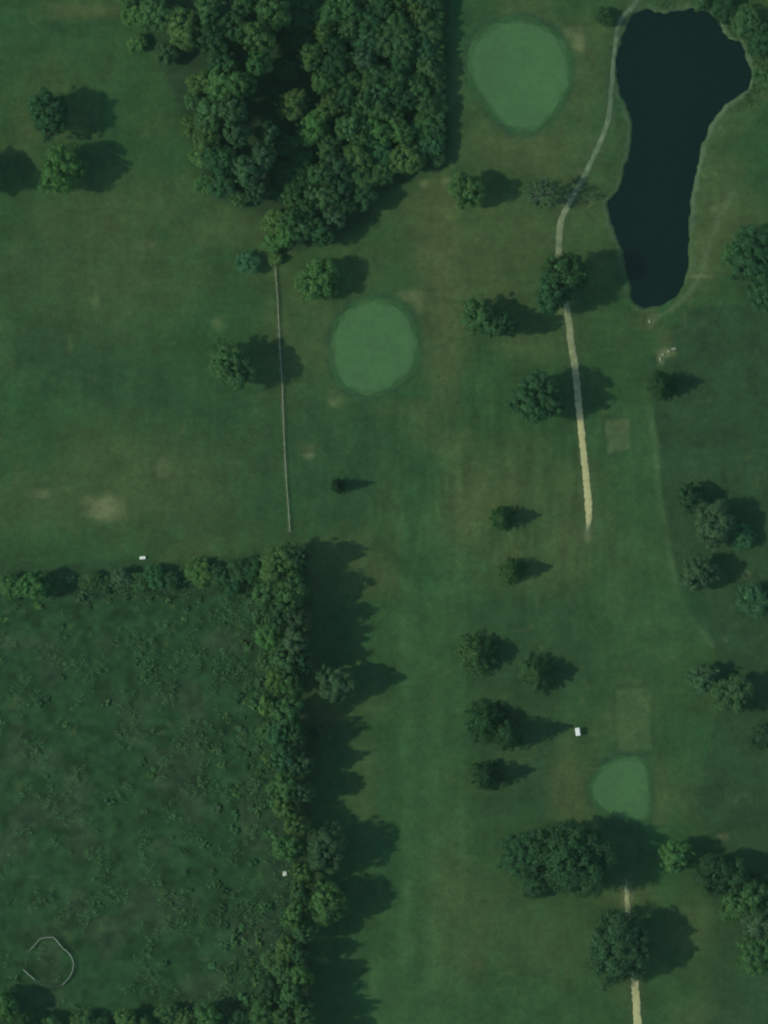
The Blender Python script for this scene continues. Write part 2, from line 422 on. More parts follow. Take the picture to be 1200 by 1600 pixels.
# ------------------------------------------------------------------ putting greens (fitted sheets just proud of the turf)
def sheet(name, poly, mat, lift, parent=None, inner=None):
    rings = 10
    P = np.array(poly); c = P.mean(0); vs = []; fs = []; m = len(P)
    ks = np.linspace(1, .06, rings) if inner is None else np.linspace(1, inner, 3)
    for k in ks:
        q = c + (P - c) * k
        hz = ground_h(q[:, 0], q[:, 1])
        vs += [(X(u), Y(v), h + lift * (1 if k < .999 else .15)) for (u, v), h in zip(q, hz)]
    for r in range(len(ks) - 1):
        for i in range(m):
            j = (i + 1) % m
            fs.append((r * m + i, r * m + m + i, r * m + m + j, r * m + j))
    if inner is None:
        fs.append(tuple((len(ks) - 1) * m + i for i in range(m - 1, -1, -1)))
    me = mesh(name, vs, fs, mat, True)
    return link(name, me, parent)
def jitter(poly, a, seed):
    r = np.random.default_rng(seed); P = np.array(poly); c = P.mean(0); n = len(P)
    w = np.convolve(np.tile(r.normal(0, a, n), 3), np.ones(3) / 3, 'same')[n:2 * n]
    d = P - c; return [tuple(p) for p in P + d / np.linalg.norm(d, axis=1)[:, None] * w[:, None]]
for g, sd in ((GREEN_NORTH, 1), (GREEN_MID, 2), (GREEN_SOUTH, 3)):
    go = tag(sheet('putting_green', jitter(g, 1.3, sd), M_GREEN, .11), kind='structure')
    gc = np.array(g).mean(0)
    for k, (grow, mt, lift) in enumerate(((2.2, M_FRINGE_IN, .085), (5.0, M_FRINGE, .055))):
        wide = [tuple(np.array(q) + (np.array(q) - gc) / np.linalg.norm(np.array(q) - gc) * grow) for q in g]
        sheet('fringe', jitter(wide, 1.2 + k * 1.6, sd + 10 + k), mt, lift, go)

# ------------------------------------------------------------------ cart path
pm, nt, p = new_mat('gravel_path')
a = nt.nodes.new('ShaderNodeAttribute'); a.attribute_name = 'wear'
geo = nt.nodes.new('ShaderNodeNewGeometry')
n = nt.nodes.new('ShaderNodeTexNoise'); n.inputs['Scale'].default_value = .5; n.inputs['Detail'].default_value = 6
nt.links.new(geo.outputs['Position'], n.inputs['Vector'])
ad = nt.nodes.new('ShaderNodeMath'); ad.operation = 'MULTIPLY_ADD'; ad.inputs[1].default_value = .85; ad.inputs[2].default_value = -.43
nt.links.new(n.outputs['Fac'], ad.inputs[0])
ad2 = nt.nodes.new('ShaderNodeMath'); ad2.operation = 'ADD'; nt.links.new(ad.outputs[0], ad2.inputs[0]); nt.links.new(a.outputs['Fac'], ad2.inputs[1])
r = nt.nodes.new('ShaderNodeValToRGB')
r.color_ramp.elements[0].position = .0; r.color_ramp.elements[0].color = (.052, .090, .045, 1)
r.color_ramp.elements[1].position = 1.0; r.color_ramp.elements[1].color = (.43, .43, .19, 1)
e = r.color_ramp.elements.new(.35); e.color = (.125, .185, .095, 1)
e = r.color_ramp.elements.new(.65); e.color = (.23, .26, .125, 1)
nt.links.new(ad2.outputs[0], r.inputs['Fac']); nt.links.new(r.outputs['Color'], p.inputs['Base Color'])
p.inputs['Roughness'].default_value = .95; p.inputs['Specular IOR Level'].default_value = .1
def ribbon(name, pts, widths, wear, lift=.07):
    P = np.array(pts); vs = []; fs = []; ws = []
    rr = np.random.default_rng(5)
    for i, q in enumerate(P):
        d = P[min(i + 1, len(P) - 1)] - P[max(i - 1, 0)]; d /= np.linalg.norm(d); nrm = np.array((-d[1], d[0]))
        for k in (-1, -.6, 0, .6, 1):
            w = widths[i] * .5 * (k + (rr.normal(0, .10) if abs(k) == 1 else 0))
            u, v = q + nrm * w
            vs.append((X(u), Y(v), gz(u, v) + lift * (1 if abs(k) < 1 else .2)))
            ws.append(wear[i] - (.12 if abs(k) == 1 else 0) + rr.normal(0, .03))
    for i in range(len(P) - 1):
        for k in range(4):
            fs.append((i * 5 + k, i * 5 + 5 + k, i * 5 + 6 + k, i * 5 + 1 + k))
    me = mesh(name, vs, fs, pm, True)
    at = me.attributes.new('wear', 'FLOAT', 'POINT'); at.data.foreach_set('value', np.array(ws, np.float32))
    # make sure normals look up
    if me.polygons[0].normal.z < 0: me.flip_normals()
    return tag(link(name, me), kind='structure')
def resample(pts, step):
    P = np.array(pts); L = np.concatenate([[0], np.cumsum(np.linalg.norm(np.diff(P, axis=0), axis=1))])
    t = np.arange(0, L[-1], step); return [(float(np.interp(x, L, P[:, 0])), float(np.interp(x, L, P[:, 1]))) for x in t] + [tuple(P[-1])]
pa = resample(PATH_A, 4)
wa = [float(np.interp(v, [0, 120, 300, 340, 500, 700, 800, 815, 832], [7.5, 7.5, 8, 10, 11, 10, 11, 9, 3])) for u, v in pa]
we = [float(np.interp(v, [0, 60, 130, 200, 300, 345, 400, 480, 540, 600, 660, 800, 815, 832], [.22, .22, .25, .33, .33, .50, .48, .55, .62, .70, .98, 1.0, .8, .3])) for u, v in pa]
ribbon('cart_path', pa, wa, we)
pb = resample(PATH_B, 4)
ribbon('cart_path', pb, [float(np.interp(v, [1372, 1395, 1415, 1440, 1600], [3, 7, 8, 10, 12])) for u, v in pb], [float(np.interp(v, [1372, 1400, 1420, 1500, 1560, 1600], [.1, .75, .55, .7, .95, 1.0])) for u, v in pb])

# ------------------------------------------------------------------ foliage meshes
def leaf_mesh(name, cen, nor, size, seed, aspect=.7):
    r = np.random.default_rng(seed)
    n = len(cen)
    nor = nor / (np.linalg.norm(nor, axis=1)[:, None] + 1e-9)
    t = r.normal(size=(n, 3)); t -= nor * (t * nor).sum(1)[:, None]; t /= np.linalg.norm(t, axis=1)[:, None] + 1e-9
    b = np.cross(nor, t)
    s = size[:, None]
    asp = aspect * r.uniform(.7, 1.3, (n, 1))
    q = np.stack([cen - t * s, cen - b * s * asp + nor * s * .18, cen + t * s, cen + b * s * asp + nor * s * .18], 1).reshape(-1, 3)
    me = bpy.data.meshes.new(name)
    me.vertices.add(4 * n); me.vertices.foreach_set('co', q.astype(np.float32).ravel())
    me.loops.add(4 * n); me.loops.foreach_set('vertex_index', np.arange(4 * n))
    me.polygons.add(n); me.polygons.foreach_set('loop_start', np.arange(n) * 4); me.polygons.foreach_set('loop_total', np.full(n, 4))
    me.update(); me.materials.append(M_LEAF)
    return me
def unit(r, n):
    d = r.normal(size=(n, 3)); return d / np.linalg.norm(d, axis=1)[:, None]

BH = 2.3     # a broadleaf variant is 1 wide (radius) and 2.3 tall
def broadleaf(seed, lobes=34, lobe_r=(.20, .34), leaves=10500, leaf=.034, fill=600, spread=1.0):
    r = np.random.default_rng(seed)
    cs = []; rs = []
    ph = r.uniform(0, 6.28, 3); tries = 0
    while len(cs) < lobes and tries < 4000:
        tries += 1
        d = unit(r, 1)[0]
        if d[2] < -.75: continue
        az = math.atan2(d[1], d[0])
        k = 1 + .13 * math.sin(2 * az + ph[0]) + .09 * math.sin(3 * az + ph[1]) + .06 * math.sin(5 * az + ph[2])
        rad = r.uniform(*lobe_r)
        c = d * np.array((1, 1, .96)) * (1 - rad * .85) * k * r.uniform(.72, 1.0) * spread
        if any(np.linalg.norm(c - q) < (rad + w) * .50 for q, w in zip(cs, rs)): continue
        cs.append(c); rs.append(rad)
    cs = np.array(cs); rs = np.array(rs)
    w = rs ** 2 / (rs ** 2).sum(); which = r.choice(len(cs), leaves, p=w)
    d = unit(r, leaves)
    outw = cs[which] / (np.linalg.norm(cs[which], axis=1)[:, None] + 1e-6)
    d = d + outw * .40 + np.array((0, 0, .25)); d /= np.linalg.norm(d, axis=1)[:, None]
    ax = r.uniform(.65, 1.35, (len(cs), 3))
    pos = cs[which] + d * ax[which] * rs[which][:, None] * (r.random(leaves) ** .55 * 1.25)[:, None]
    nor = d + outw * .35 + r.normal(0, .40, (leaves, 3))
    size = leaf * r.uniform(.7, 1.5, leaves)
    if fill:
        f = unit(r, fill) * (r.random((fill, 1)) ** (1 / 3)) * np.array((.74, .74, .66))
        pos = np.concatenate([pos, f]); nor = np.concatenate([nor, unit(r, fill) + np.array((-.3, 0, .5))]); size = np.concatenate([size, .12 * r.uniform(.7, 1.3, fill)])
    pos = pos + np.array((0, 0, BH - 1.0))
    crown = leaf_mesh('crown', pos, nor, size, seed + 100)
    tb = MB(); top = BH - .75
    bend = r.normal(0, .05, 2)
    tb.tube([(0, 0, -.12), (0, 0, .02), (bend[0] * .5, bend[1] * .5, .7), (bend[0], bend[1], 1.25), (bend[0] * 1.2, bend[1] * 1.2, top)], [.085, .065, .052, .04, .012], 8)
    for i in r.choice(len(cs), min(9, len(cs)), replace=False):
        e = cs[i] * .85 + np.array((0, 0, BH - 1.0)); z0 = min(max(.75, e[2] - .75), 1.4)
        tb.tube([(bend[0] * .6, bend[1] * .6, z0), tuple(np.array((bend[0], bend[1], z0)) * .45 + e * .55 + np.array((0, 0, .04))), tuple(e)], [.032, .020, .006], 5)
    return crown, tb.mesh('trunk', M_BARK, True)

CH = 3.0
def conifer(seed, leaves=9500):
    r = np.random.default_rng(seed)
    pos = []; nor = []; size = []
    tiers = 13; tb = MB()
    tb.tube([(0, 0, -.12), (0, 0, .05), (0, 0, 1.5), (0, 0, CH - .05)], [.075, .06, .04, .008], 8)
    for t in range(tiers):
        z = .32 + (CH - .42) * t / (tiers - 1)
        R = (1 - max(0, (z - .25) / (CH - .2)) ** 2.0)
        nb = max(4, int(11 - t * .5)); off = r.uniform(0, 6.28)
        for k in range(nb):
            az = off + 6.283 * k / nb + r.normal(0, .15); L = R * r.uniform(.72, 1.12)
            dirv = np.array((math.cos(az), math.sin(az), 0))
            n = int(leaves * L / (tiers * 4.2)) + 6
            s = r.random(n) ** .7
            side = np.array((-dirv[1], dirv[0], 0)); wdt = .20 * (1 - s * .75) * (.4 + R)
            p = dirv * (s * L)[:, None] + side * (r.uniform(-1, 1, n) * wdt)[:, None]
            p[:, 2] = z - s * L * .22 + r.normal(0, .03, n)
            pos.append(p); nor.append(np.array((0, 0, .20)) + dirv * 1.0 + r.normal(0, .24, (n, 3))); size.append(.046 * r.uniform(.7, 1.4, n))
            if k % 2 == 0: tb.tube([(0, 0, z + .03), tuple(dirv * L * .8 + np.array((0, 0, z - L * .17)))], [.018, .005], 4)
    return leaf_mesh('crown', np.concatenate(pos), np.concatenate(nor), np.concatenate(size), seed + 200, .6), tb.mesh('trunk', M_BARK, True)

def bare_tree(seed):
    r = np.random.default_rng(seed)
    crown, _ = broadleaf(seed, 20, (.15, .24), 1700, .036, 60)
    tb = MB()
    tb.tube([(0, 0, -.12), (0, 0, .05), (.03, .02, .8), (.05, 0, 1.4), (.04, .03, 2.0)], [.09, .07, .055, .04, .01], 8)
    for k in range(16):
        az = r.uniform(0, 6.28); z0 = r.uniform(.7, 1.7); L = r.uniform(.55, .95) * (1.15 - abs(z0 - 1.1) * .5)
        m = np.array((math.cos(az) * L * .5, math.sin(az) * L * .5, z0 + L * .35)); e = np.array((math.cos(az + .2) * L, math.sin(az + .2) * L, z0 + L * r.uniform(.45, .8)))
        tb.tube([(0.03, 0, z0), tuple(m), tuple(e)], [.030, .020, .006], 5)
        for q in range(4):
            b = m + (e - m) * r.uniform(.1, .9); d = unit(r, 1)[0] * .3; d[2] = abs(d[2])
            tb.tube([tuple(b), tuple(b + d)], [.012, .004], 4)
    return crown, tb.mesh('trunk', M_GREYBARK, True)

def shrub_mesh(seed, n=900, lobes=9):
    r = np.random.default_rng(seed)
    cs = unit(r, lobes) * r.uniform(.3, .95, (lobes, 1)); cs[:, 2] = np.abs(cs[:, 2]) * .7 + .18
    rs = r.uniform(.16, .38, lobes); which = r.integers(0, lobes, n)
    d = unit(r, n) + np.array((0, 0, .45)); d /= np.linalg.norm(d, axis=1)[:, None]
    pos = cs[which] + d * (rs[which] * r.uniform(.55, 1.1, n))[:, None]
    pos[:, 2] = np.maximum(pos[:, 2], .02)
    # woody stems inside
    return leaf_mesh('shrub', pos, d + r.normal(0, .45, (n, 3)), .085 * r.uniform(.6, 1.5, n), seed + 300)

BROAD = ([broadleaf(sd, 34, (.15, .30), 7000, .038, 450) for sd in (1, 2, 3)]            # small crowns
         + [broadleaf(sd, 62, (.11, .23), 11000, .031, 600, 1.04) for sd in (4, 5, 6, 7)]   # middling crowns
         + [broadleaf(sd, 120, (.08, .19), 19000, .023, 900, 1.05) for sd in (8, 9, 10)])   # great crowns
CONIF = [conifer(s) for s in (31, 32, 33)]
BARE_T = [bare_tree(s) for s in (41, 42)]
SHRUB = [shrub_mesh(s) for s in (51, 52, 53, 54, 55)]

COLR = {'mid': (.066, .158, .055), 'bright': (.080, .194, .058), 'dark': (.041, .108, .043), 'teal': (.052, .146, .058), 'olive': (.082, .170, .052), 'grey': (.066, .140, .062), 'yellow': (.096, .200, .056), 'mint': (.066, .192, .080)}
WORDS = {'mint': 'minty green', 'mid': 'mid green', 'bright': 'bright green', 'dark': 'dark green', 'teal': 'bluish green', 'olive': 'olive green', 'grey': 'greyish green', 'yellow': 'yellowish green'}
def vary(c, a=.12):
    k = 1 + rnd.uniform(-a, a)
    return tuple(x * k * (1 + rnd.uniform(-.05, .05)) for x in c) + (1.0,)

COT = 1 / math.tan(SUN_EL)
def solve_h(r, T):
    lo, hi = 1.5, 40
    for _ in range(40):
        h = (lo + hi) / 2
        if (.565 * h) * COT + math.sqrt(r * r + (.42 * h * COT) ** 2) < T: lo = h
        else: hi = h
    return lo

def tree(u, v, r_px, T_px, col, label, group=None, kind='broad', var=None, cat='tree'):
    """u, v: trunk in photo pixels; r_px crown radius; T_px distance from trunk to tip of its shadow"""
    r = r_px * S * (1.1 if kind == 'broad' else 1.15); T = T_px * S
    if kind == 'conifer':
        h = max(T / COT, r * 1.2); hs = h / CH; src = CONIF; name = 'conifer_tree'
    else:
        h = max(solve_h(r, T), r * 1.15); hs = h / BH; src = BARE_T if kind == 'bare' else BROAD; name = 'bare_tree' if kind == 'bare' else 'broadleaf_tree'
    # the eye looks straight down from high up: a crown centre leans outward a little
    lean = .6 * h / CAM_H
    x, y = X(u) * (1 - lean), Y(v) * (1 - lean)
    e = link(name, None)
    e.location = (x, y, gz(u, v))
    e.rotation_euler = (0, 0, rnd.uniform(0, 6.283))
    i = rnd.choice((0, 1, 2) if r_px < 17 else ((3, 4, 5, 6) if r_px < 33 else (7, 8, 9))) if kind == 'broad' else (rnd.randrange(len(src)) if var is None else var)
    c = link('crown', src[i][0], e); c.scale = (r * rnd.uniform(.9, 1.12), r * rnd.uniform(.9, 1.12), hs); c.color = vary(COLR[col]) if kind != 'conifer' else tuple(x * 1.05 for x in vary(COLR[col])[:3]) + (1,)
    t = link('trunk', src[i][1], e); t.scale = (r * .8, r * .8, hs)
    tag(e, label, cat, group)
    return e

# ------------------------------------------------------------------ trees standing on their own
G_LONE = 'trees standing apart on the golf course'
SOLO = [
 (76,178,35,110,'dark','dark crowned tree at upper left, above the bright round tree','broad',1),
 (97,264,37,108,'bright','bright green round tree at upper left, just below a darker one','broad',0),
 (-30,272,34,92,'mid','tree cut off by the left edge, its shadow touching a bright round tree','broad',2),
 (386,411,20,34,'mint','small minty green tree beside the top end of the fence','broad',3),
 (362,570,35,112,'mid','speckled round tree west of the fence, its shadow crossing the fence','broad',3),
 (497,436,32,84,'bright','bright green tree just above the middle putting green','broad',0),
 (730,298,25,84,'bright','bright green tree at the corner of the wood below the upper green','broad',4),
 (846,303,26,95,'grey','thin half bare tree whose broken shadow crosses the upper cart path','bare',0),
 (945,27,16,32,'dark','small dark bush beside the path at the top of the pond','broad',1),
 (886,424,32,128,'dark','tall dark tree over the cart path, shading the bank to the pond','broad',1),
 (864,458,29,112,'teal','bluish green tree over the cart path, lower of the pair by the pond','broad',3),
 (752,497,29,84,'mid','round tree west of the cart path whose shadow meets a smaller tree','broad',4),
 (788,508,19,92,'dark','small tree in the shadow of the round tree west of the path','broad',5),
 (840,621,40,120,'teal','large round tree whose shadow lies across the middle of the cart path','broad',3),
 (527,760,11,58,'dark','thin columnar conifer alone below the middle putting green','conifer',0),
 (1036,602,20,64,'dark','dark pointed conifer below the pale stones south of the pond','conifer',1),
 (786,811,19,60,'mid','small conifer beside the end of the cart path, upper of two','conifer',0),
 (802,892,19,64,'mid','small conifer below the end of the cart path, lower of two','conifer',2),
 (746,1023,32,64,'mid','broad conifer beside the long fairway, topmost of the southern cluster','conifer',1),
 (840,1054,27,64,'mid','lone conifer northwest of the golf cart, nearest the mown plot','conifer',0),
 (762,1128,30,60,'dark','dark spreading conifer west of the golf cart, next to the fairway','conifer',2),
 (797,1147,22,102,'teal','tall bluish conifer whose pointed shadow reaches the golf cart','conifer',0),
 (763,1212,22,74,'dark','dark conifer standing alone south of the golf cart cluster','conifer',1),
 (820,1334,34,70,'dark','dark tree at the west end of the clump below the small green','broad',1),
 (838,1384,20,50,'dark','small dark tree tucked under the big tree below the small green','broad',1),
 (900,1342,54,145,'dark','huge dark tree south of the small putting green','broad',3),
 (968,1484,50,130,'dark','huge dark tree standing over the lower cart path','broad',1),
 (1056,1338,26,80,'bright','lighter green tree east of the huge tree below the small green','broad',4),
 (1120,1366,34,104,'dark','dark tree near the right edge, westmost of the lower right clump','broad',3),
 (1152,1372,28,96,'dark','dark tree between the clump\'s westmost crown and the right edge','broad',1),
 (1196,1396,26,80,'dark','dark crown touching the right edge at the top of the lower clump','broad',1),
 (1150,1420,22,60,'mid','small tree on the southwest side of the lower right clump','broad',1),
 (1168,1404,30,96,'mid','tree in the middle of the lower right clump','broad',1),
 (1186,1438,30,90,'grey','greyish tree at the right edge in the lower right clump','broad',4),
 (1188,1488,34,90,'mid','lowest tree of the lower right clump at the right edge','broad',3),
 (1080,778,24,62,'dark','dark tree right of the fairway edge, above a wide greyish one','broad',4),
 (1116,818,33,85,'grey','wide greyish tree east of the fairway edge, level with the path end','broad',5),
 (1160,838,18,40,'teal','small bluish shrub tree at right in the shadow of the greyish tree','broad',1),
 (1092,896,28,76,'grey','pale tree at right, right of the crisp fairway edge and below another','broad',5),
 (1178,938,26,48,'teal','low bluish green thicket at the right edge below the pale tree','broad',3),
 (1098,1060,24,62,'grey','greyish tree at right, above and left of its larger neighbour','broad',2),
 (1146,1084,32,78,'mid','larger tree at right, level with the square mown plots','broad',2),
 (1192,1150,20,40,'dark','small dark tree cut by the right edge below the larger tree','broad',0),
 (1180,398,46,110,'dark','big dark tree at the right edge beside the lower pond','broad',1),
 (1190,462,24,60,'teal','smaller tree at the right edge below the big pondside tree','broad',3),
 (1146,398,20,26,'mid','low bush on the west side of the big pondside tree','broad',0),
 (1096,2,16,34,'mid','small tree on the top bank of the pond, leftmost of four','broad',0),
 (1132,14,22,40,'dark','tree on the top bank of the pond, second of four','broad',1),
 (1166,34,24,46,'mid','tree northeast of the pond, third of four','broad',4),
 (1192,64,24,50,'dark','tree northeast of the pond at the right edge, last of four','broad',3),
 (1194,118,18,40,'mid','small tree east of the pond at the right edge, below four others','broad',2),
 (525,1068,28,100,'grey','dull greyish tree standing alone in the shadow beside the tall hedgerow','broad',3),
 (502,1146,14,56,'grey','very small greyish tree in the hedgerow shadow','broad',1),
 (510,1326,33,120,'grey','greyish round tree east of the hedgerow, upper of two neighbours','broad',4),
 (512,1410,29,112,'bright','bright round tree east of the hedgerow, lower of two neighbours','broad',0),
]
for u, v, r, T, c, lab, kd, va in SOLO:
    tree(u, v, r, T, c, lab, G_LONE, kd, va)

# ------------------------------------------------------------------ the wood at the top
ORD = ['first', 'second', 'third', 'fourth', 'fifth', 'sixth', 'seventh', 'eighth', 'ninth', 'tenth', 'eleventh', 'twelfth', 'thirteenth', 'fourteenth', 'fifteenth', 'sixteenth', 'seventeenth', 'eighteenth', 'nineteenth', 'twentieth']
wood = [(208,26,20,36,'bright'),(214,68,16,28,'bright'),(196,-6,18,34,'mid'),(245,22,26,74,'mid'),(286,42,28,82,'olive'),(260,84,18,50,'grey'),(326,16,26,82,'mid'),(334,64,24,84,'dark'),
 (370,42,26,84,'dark'),(384,4,24,80,'mid'),(406,60,27,124,'olive'),(428,18,26,116,'mid'),(350,98,22,74,'dark'),(404,98,20,118,'mid'),(316,128,22,66,'olive'),(346,132,25,86,'bright'),(376,132,24,126,'mid'),
 (302,156,16,44,'mid'),(330,176,25,80,'mid'),(366,172,24,128,'grey'),(298,196,17,40,'olive'),(324,214,22,62,'olive'),(370,208,22,124,'grey'),(314,246,17,44,'bright'),(346,250,24,70,'dark'),(320,288,16,34,'bright'),
 (346,292,18,46,'teal'),(388,266,25,110,'grey'),(412,244,20,104,'grey'),(402,298,20,76,'dark'),(372,310,14,36,'mid'),(422,206,15,96,'grey'),(458,164,26,62,'olive'),(472,22,28,56,'dark'),
 (446,108,20,40,'dark'),(434,146,17,36,'dark'),(448,226,20,42,'dark'),(470,250,20,44,'dark'),(444,270,19,40,'dark'),(474,282,18,42,'dark'),(484,66,19,42,'dark'),(456,66,18,40,'dark'),(484,212,17,42,'dark'),(432,300,15,34,'dark'),(456,306,18,48,'mid'),(428,346,18,44,'yellow'),(428,378,16,36,'bright'),(430,404,12,26,'yellow')]  # the low 'dark' trees here are added to darken the wood's shaded clearing
WR = [(508,-20),(684,-20),(680,120),(684,250),(655,268),(592,296),(568,325),(530,362),(480,378),(446,384),(440,340),(470,305),(490,285),(500,240),(478,205),(488,165),(485,120),(470,95),(500,50)]
pts = []
rw = random.Random(12)
WRn = np.array(WR)
tries = 0
while tries < 9000:
    tries += 1
    u, v = rw.uniform(430, 700), rw.uniform(-30, 390)
    r = rw.uniform(17, 27)
    if poly_sd(WR, np.array([u]), np.array([v]))[0] > -r * .42: continue
    if any((u - a) ** 2 + (v - b) ** 2 < ((r + q) * .64) ** 2 for a, b, q in pts): continue
    pts.append((u, v, r))
for k in range(17): wood.append((683 + rw.uniform(-2, 2), -8 + k * 15.8, rw.uniform(11.5, 14.5), rw.uniform(37, 42), rw.choice(['mid', 'teal', 'dark', 'mid'])))
for u, v, r in pts:
    col = rw.choices(['mid', 'olive', 'dark', 'teal', 'bright', 'grey'], [5, 3 if u < 560 else 1.5, 3, 2, 1.2, 2])[0]
    T = rw.uniform(50, 60) if u > 640 else rw.uniform(56, 74)
    if v > 300: T = rw.uniform(66, 78)
    wood.append((u, v, r, T, col))
bands = {}
for w in wood: bands.setdefault(int((w[1] + 30) // 42), []).append(w)
for bi, key in enumerate(sorted(bands)):
    row = sorted(bands[key], key=lambda w: w[0])
    for k, (u, v, r, T, c) in enumerate(row):
        big = 'wide' if r > 24 else ('narrow' if r < 18 else 'lumpy')
        tree(u, v, r, T, c, f'{big} {WORDS[c]} tree in the top wood, {ORD[k]} from left in its {ORD[bi]} row down', 'trees of the wood beside the upper green')

# ------------------------------------------------------------------ the tall hedgerow running down to the bottom
hedge = [(440,882,34,118,'olive'),(404,896,24,70,'dark'),(470,872,18,96,'grey'),(378,890,20,52,'dark'),(420,926,24,90,'mid'),(456,926,26,112,'mid'),(440,960,25,104,'dark'),(468,966,20,104,'grey'),(410,962,16,50,'mid'),
 (424,996,23,88,'bright'),(462,1000,24,110,'grey'),(446,1030,22,98,'mid'),(420,1036,17,48,'mid'),(472,1032,15,94,'dark'),(432,1066,21,80,'olive'),(456,1070,20,98,'mid'),(416,1104,16,44,'yellow'),(450,1110,22,98,'mid'),(440,1146,22,90,'teal'),
 (418,1142,15,36,'mid'),(464,1150,16,96,'dark'),(446,1186,22,96,'teal'),(424,1186,15,40,'olive'),(470,1192,14,92,'grey'),(450,1226,24,98,'mid'),(430,1232,15,44,'mid'),(474,1236,16,92,'grey'),(446,1264,19,80,'olive'),(464,1290,19,84,'olive'),
 (452,1326,21,88,'bright'),(473,1362,18,84,'olive'),(468,1396,18,84,'mid'),(460,1430,19,84,'bright'),(476,1456,17,84,'mid'),(468,1490,17,84,'teal'),(448,1482,19,58,'olive'),(472,1526,17,94,'bright'),(446,1522,19,58,'mid'),(424,1502,16,40,'mid'),
 (456,1556,21,96,'mid'),(420,1546,20,56,'dark'),(476,1586,19,106,'mid'),(446,1590,21,84,'mid'),(410,1584,20,64,'mid'),(464,1622,24,112,'mid')]
left = sorted([h for h in hedge if h[0] < 442], key=lambda h: h[1]); right = sorted([h for h in hedge if h[0] >= 442], key=lambda h: h[1])
def ordinal(n):
    if n < len(ORD): return ORD[n]
    tens = {2: 'twenty', 3: 'thirty', 4: 'forty'}[(n + 1) // 10]
    return {20: 'twentieth', 30: 'thirtieth', 40: 'fortieth'}[n + 1] if (n + 1) % 10 == 0 else tens + '-' + ORD[(n + 1) % 10 - 1]
for side, row in (('meadow', left), ('fairway', right)):
    for k, (u, v, r, T, c) in enumerate(row):
        T = T * 1.14 if side == 'fairway' else T
        if side == 'fairway': r = max(r, 18)
        tree(u, v, r, T, c, f'{WORDS[c]} tree on the {side} side of the tall hedgerow, {ordinal(k)} down from the fence', 'trees of the tall hedgerow')

# cross hedge between left fairway and meadow
cross = [(16,916,18,44,'mid'),(50,914,22,80,'bright'),(78,920,14,40,'mid'),(140,908,15,32,'mid'),(164,914,14,30,'dark'),(190,904,18,42,'grey'),(216,910,14,36,'mid'),(240,902,18,44,'teal'),(268,908,14,36,'dark'),(310,894,22,44,'yellow'),(340,902,18,40,'dark'),(362,912,16,34,'teal')]
for k, (u, v, r, T, c) in enumerate(cross):
    tree(u, v, r, T, c, f'{WORDS[c]} tree in the cross hedge above the meadow, {ORD[k]} from left', 'trees of the cross hedge')
bottom = [(4,1572,24,84,'bright'),(40,1606,20,70,'dark'),(80,1604,18,50,'mid'),(128,1600,18,46,'mid'),(160,1606,16,40,'dark'),(198,1594,18,60,'olive'),(228,1604,16,50,'mid'),(262,1584,18,44,'mid'),(290,1596,18,44,'olive'),(326,1588,22,70,'mid'),(372,1600,20,50,'dark')]
for k, (u, v, r, T, c) in enumerate(bottom):
    tree(u, v, r, T, c, f'{WORDS[c]} tree along the bottom edge below the round pen, {ORD[k]} from left', 'trees along the bottom of the meadow')

# ------------------------------------------------------------------ meadow shrubs
def shrub(u, v, r_px, h, col, label, group, var=None):
    me = SHRUB[rnd.randrange(len(SHRUB)) if var is None else var]
    o = link('meadow_shrub', me); o.location = (X(u), Y(v), gz(u, v) - .02); o.scale = (r_px * S, r_px * S, h); o.rotation_euler = (0, 0, rnd.uniform(0, 6.28))
    o.color = tuple(x * 1.25 for x in vary(COLR[col], .2)[:3]) + (1,); tag(o, label, 'shrub', group); return o
spots = [(138,948,7),(98,956,5),(170,940,7),(96,978,6),(215,950,5),(288,968,6),(292,952,8),(345,974,7),(212,1034,7),(236,1032,7),(226,1050,6),(283,1018,6),(302,1018,6),(165,1098,8),(185,1146,8),(272,1078,6),(330,1140,6),(326,1165,6),
 (380,1005,7),(392,1012,7),(378,1120,7),(60,1098,9),(72,1092,8),(95,1058,6),(115,1066,5),(25,1008,6),(222,1190,8),(240,1200,6),(34,1252,6),(44,1298,7),(72,1212,6),(172,1252,8),(226,1268,6),(236,1212,7),(262,1208,5),(285,1328,8),(268,1308,5),
 (290,1364,7),(332,1362,7),(332,1382,8),(350,1392,8),(266,1412,6),(146,1374,6),(15,1410,6),(70,1410,5),(158,1414,5),(238,1478,5),(258,1506,9),(296,1390,6),(320,1322,9),(312,1312,6),(370,1240,10),(360,1230,7),(392,1262,8),(404,1225,9),(386,1200,7),
 (368,1472,9),(376,1448,8),(352,1480,8),(386,1490,9),(404,1460,8),(330,1508,8),(352,1520,9),(410,1420,9),(396,1345,9),(412,1300,9),(394,1100,9),(402,1070,8),(386,1050,7),(366,1030,7),(376,1170,7),(352,1118,6),(404,1170,9),(392,940,9),(352,940,8),
 (310,938,8),(262,938,7),(232,936,8),(60,946,8),(24,950,7),(196,934,8),(126,932,8),(6,968,6)]
rs_ = random.Random(5)
for _ in range(46): spots.append((rs_.uniform(338, 424), rs_.uniform(1005, 1560), rs_.uniform(6.5, 11)))
spots = [q for q in spots if not (abs(q[0] - 445) < 26 and abs(q[1] - 1365) < 14)]
sb = {}
for s_ in spots: sb.setdefault(int((s_[1] - 930) // 60), []).append(s_)
